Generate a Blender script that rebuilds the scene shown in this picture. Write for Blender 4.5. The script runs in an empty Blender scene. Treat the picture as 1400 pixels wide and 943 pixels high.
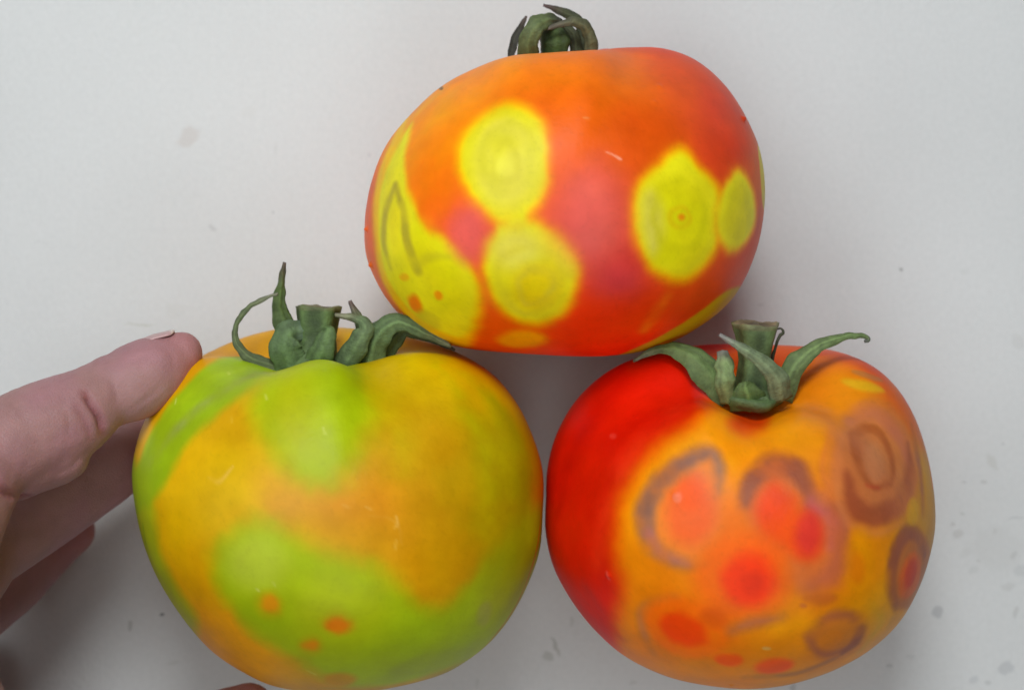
import bpy, bmesh, math, random
import numpy as np
from mathutils import Vector

# ------------------------------------------------------------------ scale, camera, light
U = 1.34e-4            # one working unit (about 0.134 mm) in metres
CX, CY = 700.0, 471.5  # middle of the layout, in working units
ZREF = 270.0           # height of the fruit centres above the table
DIST = 3134.0          # camera height above that level (0.42 m)

sc = bpy.context.scene
COL = sc.collection

cam_data = bpy.data.cameras.new("camera")
cam = bpy.data.objects.new("camera", cam_data)
COL.objects.link(cam)
cam.location = (0, 0, (DIST + ZREF) * U)
cam_data.sensor_width = 36.0
cam_data.lens = 36.0 * DIST / 1400.0
cam_data.clip_start = 0.01
cam_data.clip_end = 50
cam_data.dof.use_dof = True
cam_data.dof.focus_distance = (DIST - 120) * U
cam_data.dof.aperture_fstop = 14
sc.camera = cam

world = bpy.data.worlds.new("World")
sc.world = world
world.use_nodes = True
wbg = world.node_tree.nodes["Background"]
wbg.inputs[0].default_value = (0.86, 0.93, 1.0, 1)
wbg.inputs[1].default_value = 0.05

def area(name, loc, target, size, power, color, spread=180):
    d = bpy.data.lights.new(name, 'AREA')
    d.shape = 'DISK'
    d.size = size
    d.energy = power
    d.color = color
    d.spread = math.radians(spread)
    o = bpy.data.objects.new(name, d)
    COL.objects.link(o)
    o.location = loc
    o.rotation_euler = (Vector(target) - Vector(loc)).to_track_quat('-Z', 'Y').to_euler()
    return o

area("window_light", (-0.02, 0.45, 0.60), (-0.025, 0.04, 0.0), 0.28, 0.62, (0.945, 1.0, 1.025), 75)
area("sky_light", (-0.21, 0.0, 0.62), (-0.05, 0.02, 0), 0.62, 2.4, (0.94, 1.0, 1.035), 180)
area("bottom_fill_light", (0.06, -0.50, 0.68), (-0.01, 0.0, 0), 0.45, 0.36, (0.94, 1.0, 1.035), 90)  # added fill lamp, not a window; brightens the lower sides of the fruit

sc.view_settings.view_transform = 'Standard'
sc.view_settings.look = 'None'
sc.view_settings.exposure = 0.0
sc.view_settings.gamma = 1.0
sc.view_settings.use_curve_mapping = False

# ------------------------------------------------------------------ small helpers
def W(px, py, z):
    """layout position (as seen from above) and height -> world metres"""
    s = (DIST - (z - ZREF)) / DIST
    return np.array([(px - CX) * s, (CY - py) * s, z]) * U

def s2l(c):
    c = np.asarray(c, float) / 255.0
    return np.where(c <= 0.04045, c / 12.92, ((c + 0.055) / 1.055) ** 2.4)

_rng = np.random.RandomState(7)
_LAT = _rng.rand(32, 32, 32)
def vnoise(p):
    i = np.floor(p).astype(int)
    f = p - i
    f = f * f * (3 - 2 * f)
    i0 = i % 32; i1 = (i + 1) % 32
    def L(a, b, c): return _LAT[a, b, c]
    x0, y0, z0 = i0[..., 0], i0[..., 1], i0[..., 2]
    x1, y1, z1 = i1[..., 0], i1[..., 1], i1[..., 2]
    fx, fy, fz = f[..., 0], f[..., 1], f[..., 2]
    a = L(x0, y0, z0) * (1 - fx) + L(x1, y0, z0) * fx
    b = L(x0, y1, z0) * (1 - fx) + L(x1, y1, z0) * fx
    c = L(x0, y0, z1) * (1 - fx) + L(x1, y0, z1) * fx
    d = L(x0, y1, z1) * (1 - fx) + L(x1, y1, z1) * fx
    return ((a * (1 - fy) + b * fy) * (1 - fz) + (c * (1 - fy) + d * fy) * fz) * 2 - 1
def fbm(p, o=3):
    r = 0; a = 1.0; t = 0
    for k in range(o):
        r = r + a * vnoise(p * (2.03 ** k) + 5.7 * k); t += a; a *= 0.5
    return r / t

def catmull(P, n, closed=False):
    P = np.asarray(P, float)
    m = len(P)
    out = []
    segs = m if closed else m - 1
    for i in range(segs):
        if closed:
            a, b, c, d = P[(i - 1) % m], P[i], P[(i + 1) % m], P[(i + 2) % m]
        else:
            b, c = P[i], P[i + 1]
            a = P[i - 1] if i > 0 else 2 * b - c
            d = P[i + 2] if i + 2 < m else 2 * c - b
        for k in range(n):
            t = k / n
            out.append(0.5 * ((2 * b) + (c - a) * t + (2 * a - 5 * b + 4 * c - d) * t * t
                              + (3 * b - a - 3 * c + d) * t ** 3))
    if not closed:
        out.append(P[-1])
    return np.array(out)

def mesh_obj(name, V, F, mat, parent=None, colors=None, smooth=True):
    me = bpy.data.meshes.new(name)
    me.from_pydata([tuple(v) for v in V] if not isinstance(V, np.ndarray) else V.tolist(), [], F)
    me.update()
    if smooth:
        me.polygons.foreach_set("use_smooth", [True] * len(me.polygons))
    if colors is not None:
        at = me.color_attributes.new("pigment", 'FLOAT_COLOR', 'POINT')
        c4 = np.ones((len(V), 4), np.float32); c4[:, :3] = colors
        at.data.foreach_set("color", c4.ravel())
    if mat: me.materials.append(mat)
    o = bpy.data.objects.new(name, me)
    COL.objects.link(o)
    if parent: o.parent = parent
    return o

def empty(name, loc):
    o = bpy.data.objects.new(name, None)
    o.empty_display_size = 0.01
    COL.objects.link(o)
    o.location = loc
    return o

def link_child(o, parent):
    """parent without moving the child (everything is modelled in world space)"""
    o.parent = parent
    loc = Vector((0, 0, 0)); q = parent
    while q is not None:
        loc += q.location; q = q.parent
    o.location = -loc if o.parent and o.type == 'MESH' else o.location
    return o

def newmat(name):
    m = bpy.data.materials.new(name)
    m.use_nodes = True
    nt = m.node_tree
    return m, nt, nt.nodes["Principled BSDF"]

# ------------------------------------------------------------------ materials
def pigment_mat(name, rough, spec, bump_scale, bump, var=0.12, sss=0.0, sss_r=(1, .3, .15), sss_s=0.002, vscale=220, coat=0.0, bdist=0.0004):
    m, nt, b = newmat(name)
    N = nt.nodes; L = nt.links
    at = N.new("ShaderNodeAttribute"); at.attribute_name = "pigment"
    tc = N.new("ShaderNodeTexCoord")
    nz = N.new("ShaderNodeTexNoise"); nz.inputs["Scale"].default_value = vscale; nz.inputs["Detail"].default_value = 5
    L.new(tc.outputs["Object"], nz.inputs["Vector"])
    mr = N.new("ShaderNodeMapRange")
    mr.inputs[1].default_value = 0.3; mr.inputs[2].default_value = 0.7
    mr.inputs[3].default_value = 1 - var; mr.inputs[4].default_value = 1 + var
    L.new(nz.outputs["Fac"], mr.inputs[0])
    mul = N.new("ShaderNodeVectorMath"); mul.operation = 'SCALE'
    L.new(at.outputs["Color"], mul.inputs[0]); L.new(mr.outputs[0], mul.inputs["Scale"])
    L.new(mul.outputs[0], b.inputs["Base Color"])
    n2 = N.new("ShaderNodeTexNoise"); n2.inputs["Scale"].default_value = bump_scale; n2.inputs["Detail"].default_value = 4
    L.new(tc.outputs["Object"], n2.inputs["Vector"])
    bp = N.new("ShaderNodeBump"); bp.inputs["Strength"].default_value = bump; bp.inputs["Distance"].default_value = bdist
    L.new(n2.outputs["Fac"], bp.inputs["Height"]); L.new(bp.outputs[0], b.inputs["Normal"])
    r2 = N.new("ShaderNodeMapRange"); r2.inputs[3].default_value = rough - 0.06; r2.inputs[4].default_value = rough + 0.08
    L.new(nz.outputs["Fac"], r2.inputs[0]); L.new(r2.outputs[0], b.inputs["Roughness"])
    b.inputs["Specular IOR Level"].default_value = spec
    if sss > 0:
        b.inputs["Subsurface Weight"].default_value = sss
        b.inputs["Subsurface Radius"].default_value = sss_r
        b.inputs["Subsurface Scale"].default_value = sss_s
    if coat > 0:
        b.inputs["Coat Weight"].default_value = coat
        b.inputs["Coat Roughness"].default_value = 0.22
    return m

M_FRUIT = pigment_mat("tomato_skin", 0.42, 0.16, 1300, 0.11, var=0.07, sss=0.0)
M_LEAF = pigment_mat("calyx_green", 0.62, 0.35, 2600, 0.5, var=0.28, vscale=700)
M_SKIN = pigment_mat("hand_skin", 0.5, 0.35, 3200, 0.4, var=0.07, sss=0.22, sss_r=(1, .35, .2), sss_s=0.0025, vscale=260)
M_NAIL = pigment_mat("nail_plate", 0.28, 0.5, 500, 0.02, var=0.03, vscale=200)

def table_material():
    m, nt, b = newmat("white_painted_board")
    N = nt.nodes; L = nt.links
    tc = N.new("ShaderNodeTexCoord")
    # broad unevenness of the white paint
    n1 = N.new("ShaderNodeTexNoise"); n1.inputs["Scale"].default_value = 18; n1.inputs["Detail"].default_value = 6
    L.new(tc.outputs["Object"], n1.inputs["Vector"])
    cr = N.new("ShaderNodeValToRGB")
    cr.color_ramp.elements[0].position = 0.3; cr.color_ramp.elements[0].color = (0.605, 0.60, 0.585, 1)
    cr.color_ramp.elements[1].position = 0.7; cr.color_ramp.elements[1].color = (0.65, 0.645, 0.63, 1)
    L.new(n1.outputs["Fac"], cr.inputs[0])
    last = cr.outputs[0]
    # fine grain of the paint
    ng = N.new("ShaderNodeTexNoise"); ng.inputs["Scale"].default_value = 900; ng.inputs["Detail"].default_value = 6; ng.inputs["Roughness"].default_value = 0.75
    L.new(tc.outputs["Object"], ng.inputs["Vector"])
    gm = N.new("ShaderNodeMapRange"); gm.inputs[1].default_value = .3; gm.inputs[2].default_value = .7
    gm.inputs[3].default_value = 0.955; gm.inputs[4].default_value = 1.03
    L.new(ng.outputs["Fac"], gm.inputs[0])
    gs = N.new("ShaderNodeVectorMath"); gs.operation = 'SCALE'
    L.new(last, gs.inputs[0]); L.new(gm.outputs[0], gs.inputs["Scale"])
    last = gs.outputs[0]
    # warp used by all the marks
    nw = N.new("ShaderNodeTexNoise"); nw.inputs["Scale"].default_value = 260; nw.inputs["Detail"].default_value = 4
    L.new(tc.outputs["Object"], nw.inputs["Vector"])
    sub = N.new("ShaderNodeVectorMath"); sub.operation = 'SUBTRACT'; sub.inputs[1].default_value = (.5, .5, .5)
    L.new(nw.outputs["Color"], sub.inputs[0])
    scl = N.new("ShaderNodeVectorMath"); scl.operation = 'SCALE'; scl.inputs["Scale"].default_value = 0.0030
    L.new(sub.outputs[0], scl.inputs[0])
    add = N.new("ShaderNodeVectorMath"); add.operation = 'ADD'
    L.new(tc.outputs["Object"], add.inputs[0]); L.new(scl.outputs[0], add.inputs[1])
    # worn marks: x, y, half length, half width, angle, strength, colour
    marks = [
        (257, 188, 20, 12, -25, .45, (.56, .52, .49)), (292, 312, 8, 4, 20, .5, (.52, .51, .5)),
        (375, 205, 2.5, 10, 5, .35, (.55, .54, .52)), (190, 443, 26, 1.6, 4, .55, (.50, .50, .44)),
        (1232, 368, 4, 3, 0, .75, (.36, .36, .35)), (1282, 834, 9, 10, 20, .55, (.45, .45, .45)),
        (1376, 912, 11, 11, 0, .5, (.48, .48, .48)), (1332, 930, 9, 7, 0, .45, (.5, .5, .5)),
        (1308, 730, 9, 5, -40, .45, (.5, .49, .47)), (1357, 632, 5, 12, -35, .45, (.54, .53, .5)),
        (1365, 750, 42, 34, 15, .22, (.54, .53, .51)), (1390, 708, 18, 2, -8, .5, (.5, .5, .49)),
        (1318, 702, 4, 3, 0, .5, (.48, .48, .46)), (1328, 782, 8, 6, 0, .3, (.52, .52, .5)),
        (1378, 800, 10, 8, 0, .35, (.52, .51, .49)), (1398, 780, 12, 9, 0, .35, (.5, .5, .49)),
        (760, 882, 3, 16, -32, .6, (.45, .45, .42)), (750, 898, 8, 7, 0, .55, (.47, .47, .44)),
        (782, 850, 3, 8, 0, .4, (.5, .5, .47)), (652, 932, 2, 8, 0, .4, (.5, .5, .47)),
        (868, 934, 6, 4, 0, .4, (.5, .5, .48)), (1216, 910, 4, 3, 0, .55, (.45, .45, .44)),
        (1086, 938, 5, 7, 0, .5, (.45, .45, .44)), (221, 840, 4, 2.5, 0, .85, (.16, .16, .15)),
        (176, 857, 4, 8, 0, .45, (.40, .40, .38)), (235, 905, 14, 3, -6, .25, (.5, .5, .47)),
        (505, 215, 3, 3, 0, .4, (.5, .5, .5)), (370, 290, 2, 2, 0, .6, (.4, .4, .4)),
        (340, 155, 12, 10, 0, .18, (.6, .59, .56)), (1200, 190, 18, 14, 0, .18, (.6, .6, .58)),
        (1392, 470, 10, 14, -30, .3, (.55, .54, .52)), (1040, 415, 5, 3, 0, .4, (.5, .5, .49)),
        (240, 425, 16, 10, 0, .18, (.58, .57, .54)), (1320, 372, 8, 6, 0, .25, (.56, .56, .54)),
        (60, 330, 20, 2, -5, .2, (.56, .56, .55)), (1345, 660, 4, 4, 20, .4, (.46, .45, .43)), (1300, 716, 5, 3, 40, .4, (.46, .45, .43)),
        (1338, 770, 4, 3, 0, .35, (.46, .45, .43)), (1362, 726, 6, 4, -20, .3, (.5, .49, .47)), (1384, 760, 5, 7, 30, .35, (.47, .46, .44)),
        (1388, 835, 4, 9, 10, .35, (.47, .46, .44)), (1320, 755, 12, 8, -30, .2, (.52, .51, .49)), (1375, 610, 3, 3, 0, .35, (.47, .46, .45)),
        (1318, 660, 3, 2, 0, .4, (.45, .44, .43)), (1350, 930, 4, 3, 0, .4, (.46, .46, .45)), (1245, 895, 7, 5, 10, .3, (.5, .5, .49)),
    ]
    for (px, py, a, c, ang, st, colr) in marks:
        p = W(px, py, 0)
        mp = N.new("ShaderNodeMapping"); mp.vector_type = 'TEXTURE'
        mp.inputs["Location"].default_value = (p[0], p[1], 0)
        mp.inputs["Rotation"].default_value = (0, 0, math.radians(-ang))
        mp.inputs["Scale"].default_value = (a * U, c * U, 1)
        L.new(add.outputs[0], mp.inputs["Vector"])
        ln = N.new("ShaderNodeVectorMath"); ln.operation = 'LENGTH'
        L.new(mp.outputs[0], ln.inputs[0])
        mr = N.new("ShaderNodeMapRange"); mr.interpolation_type = 'SMOOTHSTEP'
        mr.inputs[1].default_value = 0.65; mr.inputs[2].default_value = 1.2
        mr.inputs[3].default_value = min(.9, st * 1.45); mr.inputs[4].default_value = 0
        L.new(ln.outputs["Value"], mr.inputs[0])
        mx = N.new("ShaderNodeMix"); mx.data_type = 'RGBA'
        L.new(mr.outputs[0], mx.inputs[0]); L.new(last, mx.inputs[6])
        mx.inputs[7].default_value = (*colr, 1)
        last = mx.outputs[2]
    # tiny specks
    v = N.new("ShaderNodeTexNoise"); v.inputs["Scale"].default_value = 620; v.inputs["Detail"].default_value = 2
    L.new(tc.outputs["Object"], v.inputs["Vector"])
    vm = N.new("ShaderNodeMapRange"); vm.inputs[1].default_value = 0.70; vm.inputs[2].default_value = 0.80
    vm.inputs[3].default_value = 0; vm.inputs[4].default_value = 0.25
    L.new(v.outputs["Fac"], vm.inputs[0])
    mx = N.new("ShaderNodeMix"); mx.data_type = 'RGBA'
    L.new(vm.outputs[0], mx.inputs[0]); L.new(last, mx.inputs[6]); mx.inputs[7].default_value = (.5, .5, .48, 1)
    L.new(mx.outputs[2], b.inputs["Base Color"])
    b.inputs["Roughness"].default_value = 0.75
    b.inputs["Specular IOR Level"].default_value = 0.25
    # brushed paint relief
    mp = N.new("ShaderNodeMapping"); mp.inputs["Scale"].default_value = (1500, 700, 1)
    L.new(tc.outputs["Object"], mp.inputs["Vector"])
    nb = N.new("ShaderNodeTexNoise"); nb.inputs["Scale"].default_value = 1; nb.inputs["Detail"].default_value = 4
    L.new(mp.outputs[0], nb.inputs["Vector"])
    bp = N.new("ShaderNodeBump"); bp.inputs["Strength"].default_value = 0.4; bp.inputs["Distance"].default_value = 0.0003
    L.new(nb.outputs["Fac"], bp.inputs["Height"]); L.new(bp.outputs[0], b.inputs["Normal"])
    return m

# ------------------------------------------------------------------ the table
S = 1.5
tt = mesh_obj("tabletop", np.array([(-S, -S, 0), (S, -S, 0), (S, S, 0), (-S, S, 0), (-S, -S, -.03), (S, -S, -.03), (S, S, -.03), (-S, S, -.03)]),
              [(0, 1, 2, 3), (7, 6, 5, 4), (0, 4, 5, 1), (1, 5, 6, 2), (2, 6, 7, 3), (3, 7, 4, 0)], table_material(), smooth=False)
tt["kind"] = "structure"

# ------------------------------------------------------------------ tomatoes
def poly_sdf(P, pts):
    """signed distance (negative inside) of points P (n,2) to closed polygon pts"""
    n = len(P)
    d2 = np.full(n, 1e18); inside = np.zeros(n, bool)
    m = len(pts)
    for i in range(m):
        a = pts[i]; b = pts[(i + 1) % m]
        e = b - a; w = P - a
        t = np.clip((w @ e) / (e @ e + 1e-12), 0, 1)
        q = w - t[:, None] * e
        d2 = np.minimum(d2, (q * q).sum(1))
        c = (a[1] <= P[:, 1]) != (b[1] <= P[:, 1])
        if c.any():
            xx = a[0] + (P[:, 1] - a[1]) / (b[1] - a[1] + 1e-12) * e[0]
            inside ^= c & (P[:, 0] < xx)
    d = np.sqrt(d2)
    return np.where(inside, -d, d)

def line_sdf(P, pts, widths):
    d = np.full(len(P), 1e9)
    for i in range(len(pts) - 1):
        a = pts[i]; b = pts[i + 1]
        e = b - a; w = P - a
        t = np.clip((w @ e) / (e @ e + 1e-12), 0, 1)
        q = w - t[:, None] * e
        d = np.minimum(d, np.sqrt((q * q).sum(1)) - (widths[i] * (1 - t) + widths[i + 1] * t))
    return d

def smooth01(x):
    x = np.clip(x, 0, 1)
    return x * x * (3 - 2 * x)

class Fruit:
    NU, NV = 600, 320
    def __init__(s, centre, outline, tilt, lean, R, h, dent, dw, lobes, seed, zhalf):
        s.c = np.array(centre, float)
        s.out = catmull(outline, 6, closed=True)
        nu, nv = s.NU, s.NV
        u = np.arange(nu) / nu * 2 * np.pi
        v = (np.arange(nv) + 0.35) / (nv - 0.3) * np.pi
        uu, vv = np.meshgrid(u, v)
        rad = np.sin(vv) ** 0.92
        hh = np.cos(vv)
        hh = np.sign(hh) * np.abs(hh) ** 1.0
        up = smooth01((hh + 0.15) / 0.9)
        lobe = np.zeros_like(uu)
        for (n, a, ph) in lobes:
            lobe += a * np.cos(n * uu + ph)
        lw = 0.25 + 0.75 * up
        rr = R * rad * (1 + lobe * lw)
        # stem cavity and small flat at the blossom end
        z = h * hh
        z = z - dent * np.exp(-(rad / dw) ** 2) * (hh > 0)
        z = z + h * lobe * 1.2 * np.exp(-((rad - 0.5) / 0.28) ** 2) * (hh > 0)
        z = z + 0.10 * h * np.exp(-(rad / 0.25) ** 2) * (hh < 0)
        # u = 0 faces the camera side
        X = rr * np.sin(uu); N_ = rr * np.cos(uu)
        t = math.radians(tilt); l = math.radians(lean)
        a = np.array([0, math.cos(t), math.sin(t)])
        nrm = np.array([0, -math.sin(t), math.cos(t)])
        P = X[..., None] * np.array([1, 0, 0]) + N_[..., None] * nrm + z[..., None] * a
        P = P.reshape(-1, 3)
        ca, sa = math.cos(l), math.sin(l)     # lean > 0: stem leans right
        P = np.stack([P[:, 0] * ca + P[:, 1] * sa, -P[:, 0] * sa + P[:, 1] * ca, P[:, 2]], 1)
        P[:, 2] *= zhalf / np.abs(P[:, 2]).max()
        nn = fbm(P / 150.0 + seed, 2)
        P *= (1 + 0.012 * nn)[:, None]
        P[:, 2] -= P[:, 2].min()              # rests on the table
        s.zc = (P[:, 2].max()) / 2
        # pull the girth out to the measured outline of the fruit
        o = s.out - s.c; o = np.stack([o[:, 0], -o[:, 1]], 1)
        oa = np.arctan2(o[:, 1], o[:, 0]); orad = np.hypot(o[:, 0], o[:, 1])
        k = np.argsort(oa); oa, orad = oa[k], orad[k]
        s.oa = np.concatenate([oa - 2 * np.pi, oa, oa + 2 * np.pi]); s.orad = np.tile(orad, 3)
        c0 = np.array([s.c[0] - CX, CY - s.c[1]])
        NB = 240
        for it in range(4):
            g = DIST / (DIST - (P[:, 2] - ZREF))
            q = (P[:, :2] + c0) * g[:, None] - c0
            f = np.arctan2(q[:, 1], q[:, 0]); r = np.hypot(q[:, 0], q[:, 1])
            b = ((f + np.pi) / (2 * np.pi) * NB).astype(int) % NB
            Sx = np.zeros(NB); np.maximum.at(Sx, b, r)
            fc = (np.arange(NB) + .5) / NB * 2 * np.pi - np.pi
            ratio = np.interp(fc, s.oa, s.orad) / np.maximum(Sx, 1)
            kern = np.array([1, 2, 3, 2, 1]) / 9.0
            ratio = np.convolve(np.concatenate([ratio[-2:], ratio, ratio[:2]]), kern, 'valid')
            fx = np.concatenate([fc - 2 * np.pi, fc, fc + 2 * np.pi])
            sc_ = np.interp(f, fx, np.tile(ratio, 3))
            Tf = np.interp(f, s.oa, s.orad)
            wc = smooth01((r / Tf) / 0.75)          # the girth follows the outline, the face stays round
            P[:, :2] *= (ratio.mean() + (sc_ - ratio.mean()) * wc)[:, None]
        s.P = P
        g = DIST / (DIST - (P[:, 2] - ZREF))
        q = (P[:, :2] + c0) * g[:, None] - c0
        s.q = np.stack([q[:, 0], -q[:, 1]], 1)
        s.M = s.unroll(s.q, P[:, 2] >= s.zc * 1.04)
        w1 = fbm(P / 46.0 + seed * 3.1, 3); w2 = fbm(P / 46.0 + seed * 3.1 + 40, 3)
        f1 = fbm(P / 13.0 + seed * 7.7, 2); f2 = fbm(P / 13.0 + seed * 7.7 + 60, 2)
        s.warp = np.stack([w1 + .28 * f1, w2 + .28 * f2], 1)
        s.mot = fbm(P / 30.0 + seed * 2.3 + 9, 3); s.mot2 = fbm(P / 70.0 + seed + 29, 2); s.fleck = fbm(P / 4.2 + seed + 3, 2)
        s.seed = seed
        s.c0 = c0
    def unroll(s, q, front=None):
        """roll the curved skin out flat around the fruit's upper pole"""
        f = np.arctan2(-q[:, 1], q[:, 0]); r = np.hypot(q[:, 0], q[:, 1])
        T = np.interp(f, s.oa, s.orad)
        rho = np.clip(r / T, 0, 1)
        m = np.arcsin(rho)
        if front is None: m = m + np.maximum(r / T - 1, 0) * 2.5
        if front is not None:
            m = np.where(front, m, np.pi - m)
        k = T * m / np.maximum(r, 1e-6)
        return q * k[:, None]
    def base(s, pts, sigma=45, default=None):
        C = np.array([p[2] for p in pts], float)
        X = s.unroll(np.array([(p[0], p[1]) for p in pts], float) - s.c)
        num = np.zeros((len(s.P), 3)); den = np.full(len(s.P), 1e-5)
        num += 1e-5 * C.mean(0)
        Mw = s.M + s.warp * 14
        for i in range(len(pts)):
            d2 = ((Mw - X[i]) ** 2).sum(1)
            w = np.exp(-np.sqrt(d2) / sigma * 1.6) * 1.0 + 0
            num += w[:, None] * C[i]; den += w
        s.col = num / den[:, None]
    def blend(s, d, colr, soft, alpha):
        w = alpha * smooth01(0.5 - d / soft)
        s.col = s.col * (1 - w[:, None]) + w[:, None] * np.asarray(colr, float)
    def poly(s, pts, colr, soft=12, alpha=1.0, warp=6, smooth=4):
        p = catmull(np.array(pts, float), smooth, closed=True)
        p = s.unroll(p - s.c)
        Mw = s.M + s.warp * warp
        d = np.full(len(s.P), 1e6)
        lo = p.min(0) - soft * 1.5 - 10; hi = p.max(0) + soft * 1.5 + 10
        k = np.all((Mw > lo) & (Mw < hi), 1)
        if k.any(): d[k] = poly_sdf(Mw[k], p)
        s.blend(d, colr, soft, alpha)
        return d
    def ell(s, x, y, rx, ry, colr, rot=0, soft=12, alpha=1.0, warp=6):
        t = np.arange(20) / 20 * 2 * np.pi; a = math.radians(rot)
        X = rx * np.cos(t); Y = ry * np.sin(t)
        pts = np.stack([x + X * math.cos(a) - Y * math.sin(a), y + X * math.sin(a) + Y * math.cos(a)], 1)
        return s.poly(pts, colr, soft, alpha, warp, smooth=1)
    def line(s, pts, w, colr, soft=8, alpha=1.0, warp=4):
        pts = np.array(pts, float)
        if np.isscalar(w): w = [w] * len(pts)
        ww = np.interp(np.linspace(0, 1, (len(pts) - 1) * 4 + 1), np.linspace(0, 1, len(pts)), w)
        p = s.unroll(catmull(pts, 4) - s.c)
        Mw = s.M + s.warp * warp
        d = np.full(len(s.P), 1e6)
        pad = max(w) + soft * 1.5 + 12
        k = np.all((Mw > p.min(0) - pad) & (Mw < p.max(0) + pad), 1)
        if k.any(): d[k] = line_sdf(Mw[k], p, ww)
        s.blend(d, colr, soft, alpha * np.clip(0.78 + 0.9 * s.mot, 0.25, 1.0))
        return d
    def bump(s, x, y, r, hgt):
        """a small wart or droplet scar standing proud of the skin"""
        p = s.unroll(np.array([[x, y]], float) - s.c)[0]
        d = np.hypot(*(s.M - p).T)
        w = np.exp(-(d / r) ** 2) * hgt
        ctr = np.array([0, 0, s.zc])
        n = s.P - ctr; n /= np.linalg.norm(n, axis=1)[:, None]
        s.P += n * w[:, None]
    def finish(s, label, gain=0.92):
        V = s.P.copy(); V[:, :2] += s.c0
        V *= U
        base = np.array([s.c0[0], s.c0[1], 0]) * U
        # natural mottling of the ripening skin: slight hue drift, flecks
        s.col = s.col * (1 + 0.03 * s.mot + 0.03 * s.mot2)[:, None]
        s.col[:, 1] += 5 * s.mot2 + 3 * s.mot
        s.col = s.col * (1 - 0.025 * smooth01((s.fleck - .25) / .3))[:, None]
        root = empty("tomato", base)
        root["label"] = label; root["category"] = "tomato"; root["group"] = "blotched tomatoes on the table"
        nu, nv = s.NU, s.NV
        ii = np.arange(nv - 1)[:, None] * nu + np.arange(nu)[None]
        jj = np.arange(nv - 1)[:, None] * nu + (np.arange(nu)[None] + 1) % nu
        F = np.stack([ii, ii + nu, jj + nu, jj], -1).reshape(-1, 4).tolist()
        F.append(list(range(nu))); F.append(list(range((nv - 1) * nu, nv * nu))[::-1])
        lin = np.clip(s2l(np.clip(s.col, 0, 255)) / (gain * np.array([0.95, 1.0, 1.01])), 0, 0.94)
        o = mesh_obj("fruit", V - base, F, M_FRUIT, root, lin)
        s.root = root; s.base_pt = base
        return root

def add_ring(fr, poly, colr_edge, ring_w, soft):
    pass

# ---- upper tomato: orange red with yellow ringed spots
top = Fruit((772, 275), [(700, 76), (650, 93), (606, 116), (568, 149), (530, 194), (507, 250), (498, 308), (503, 358), (533, 415), (578, 456), (635, 477),
        (740, 485), (830, 487), (900, 475), (960, 445), (1005, 404), (1035, 340), (1046, 270), (1040, 210), (1020, 160),
        (990, 115), (950, 81), (905, 65), (860, 64), (810, 68), (755, 72)],
        tilt=3, lean=-2, R=275, h=225, dent=55, dw=0.34, lobes=[(2, .02, 1.0), (3, .022, 2.4), (5, .018, 0.6)], seed=1.3, zhalf=262)
top.base([
    (600, 155, (240, 152, 0)), (556, 205, (245, 135, 5)), (655, 105, (236, 132, 5)), (760, 100, (228, 116, 0)), (850, 105, (218, 104, 8)),
    (800, 170, (222, 92, 0)), (870, 170, (205, 74, 0)), (925, 110, (208, 78, 32)), (980, 150, (206, 66, 40)), (1005, 200, (206, 60, 20)),
    (590, 265, (246, 110, 0)), (600, 200, (245, 122, 0)), (640, 308, (224, 84, 62)), (640, 350, (226, 78, 50)), (800, 250, (214, 80, 45)), (800, 330, (212, 70, 45)),
    (845, 375, (206, 58, 48)), (770, 215, (226, 88, 12)), (700, 455, (232, 84, 0)), (800, 440, (236, 54, 0)), (880, 440, (228, 62, 0)),
    (960, 395, (212, 74, 12)), (1022, 345, (206, 74, 35)), (506, 300, (232, 96, 35)), (830, 480, (232, 46, 0)), (525, 400, (236, 106, 25)),
    (900, 62, (205, 60, 30)), (1040, 240, (210, 95, 10)), (770, 150, (226, 100, 0)), (690, 80, (225, 130, 20))], sigma=40)
Y1, Y2, Y3 = (234, 184, 0), (222, 212, 22), (206, 192, 30)
def spot(fr, pts, soft=20, c1=Y1, c2=Y2):
    fr.poly(pts, (238, 138, 0), soft=soft + 26, alpha=.55)
    fr.poly(pts, c1, soft=soft + 8)
    P = np.array(pts, float); c = P.mean(0)
    fr.poly(c + (P - c) * 0.90, c2, soft=soft)
S1 = [(650, 163), (690, 140), (726, 150), (749, 190), (752, 235), (740, 275), (716, 303), (680, 302), (645, 277), (627, 235), (631, 193)]
S2 = [(690, 308), (730, 300), (770, 323), (791, 365), (784, 410), (757, 441), (715, 444), (680, 422), (663, 385), (663, 340)]
S3 = [(930, 200), (956, 225), (981, 255), (990, 290), (985, 330), (966, 365), (935, 386), (900, 379), (874, 345), (865, 300), (874, 255), (900, 225)]
S4 = [(1010, 233), (1028, 258), (1033, 300), (1021, 332), (1000, 347), (983, 322), (983, 270)]
S5 = [(562, 150), (550, 200), (554, 250), (568, 288), (582, 315), (612, 328), (642, 360), (657, 400), (654, 440), (640, 474), (600, 463),
      (560, 436), (524, 388), (511, 330), (511, 270), (525, 215)]
for sp in (S1, S2, S3, S4, S5): spot(top, sp)
top.line([(700, 290), (700, 318)], 20, Y2, soft=14)
top.line([(575, 330), (615, 400)], 30, (216, 208, 10), soft=40)
top.line([(985, 285), (990, 310)], 9, Y2, soft=12)
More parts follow.
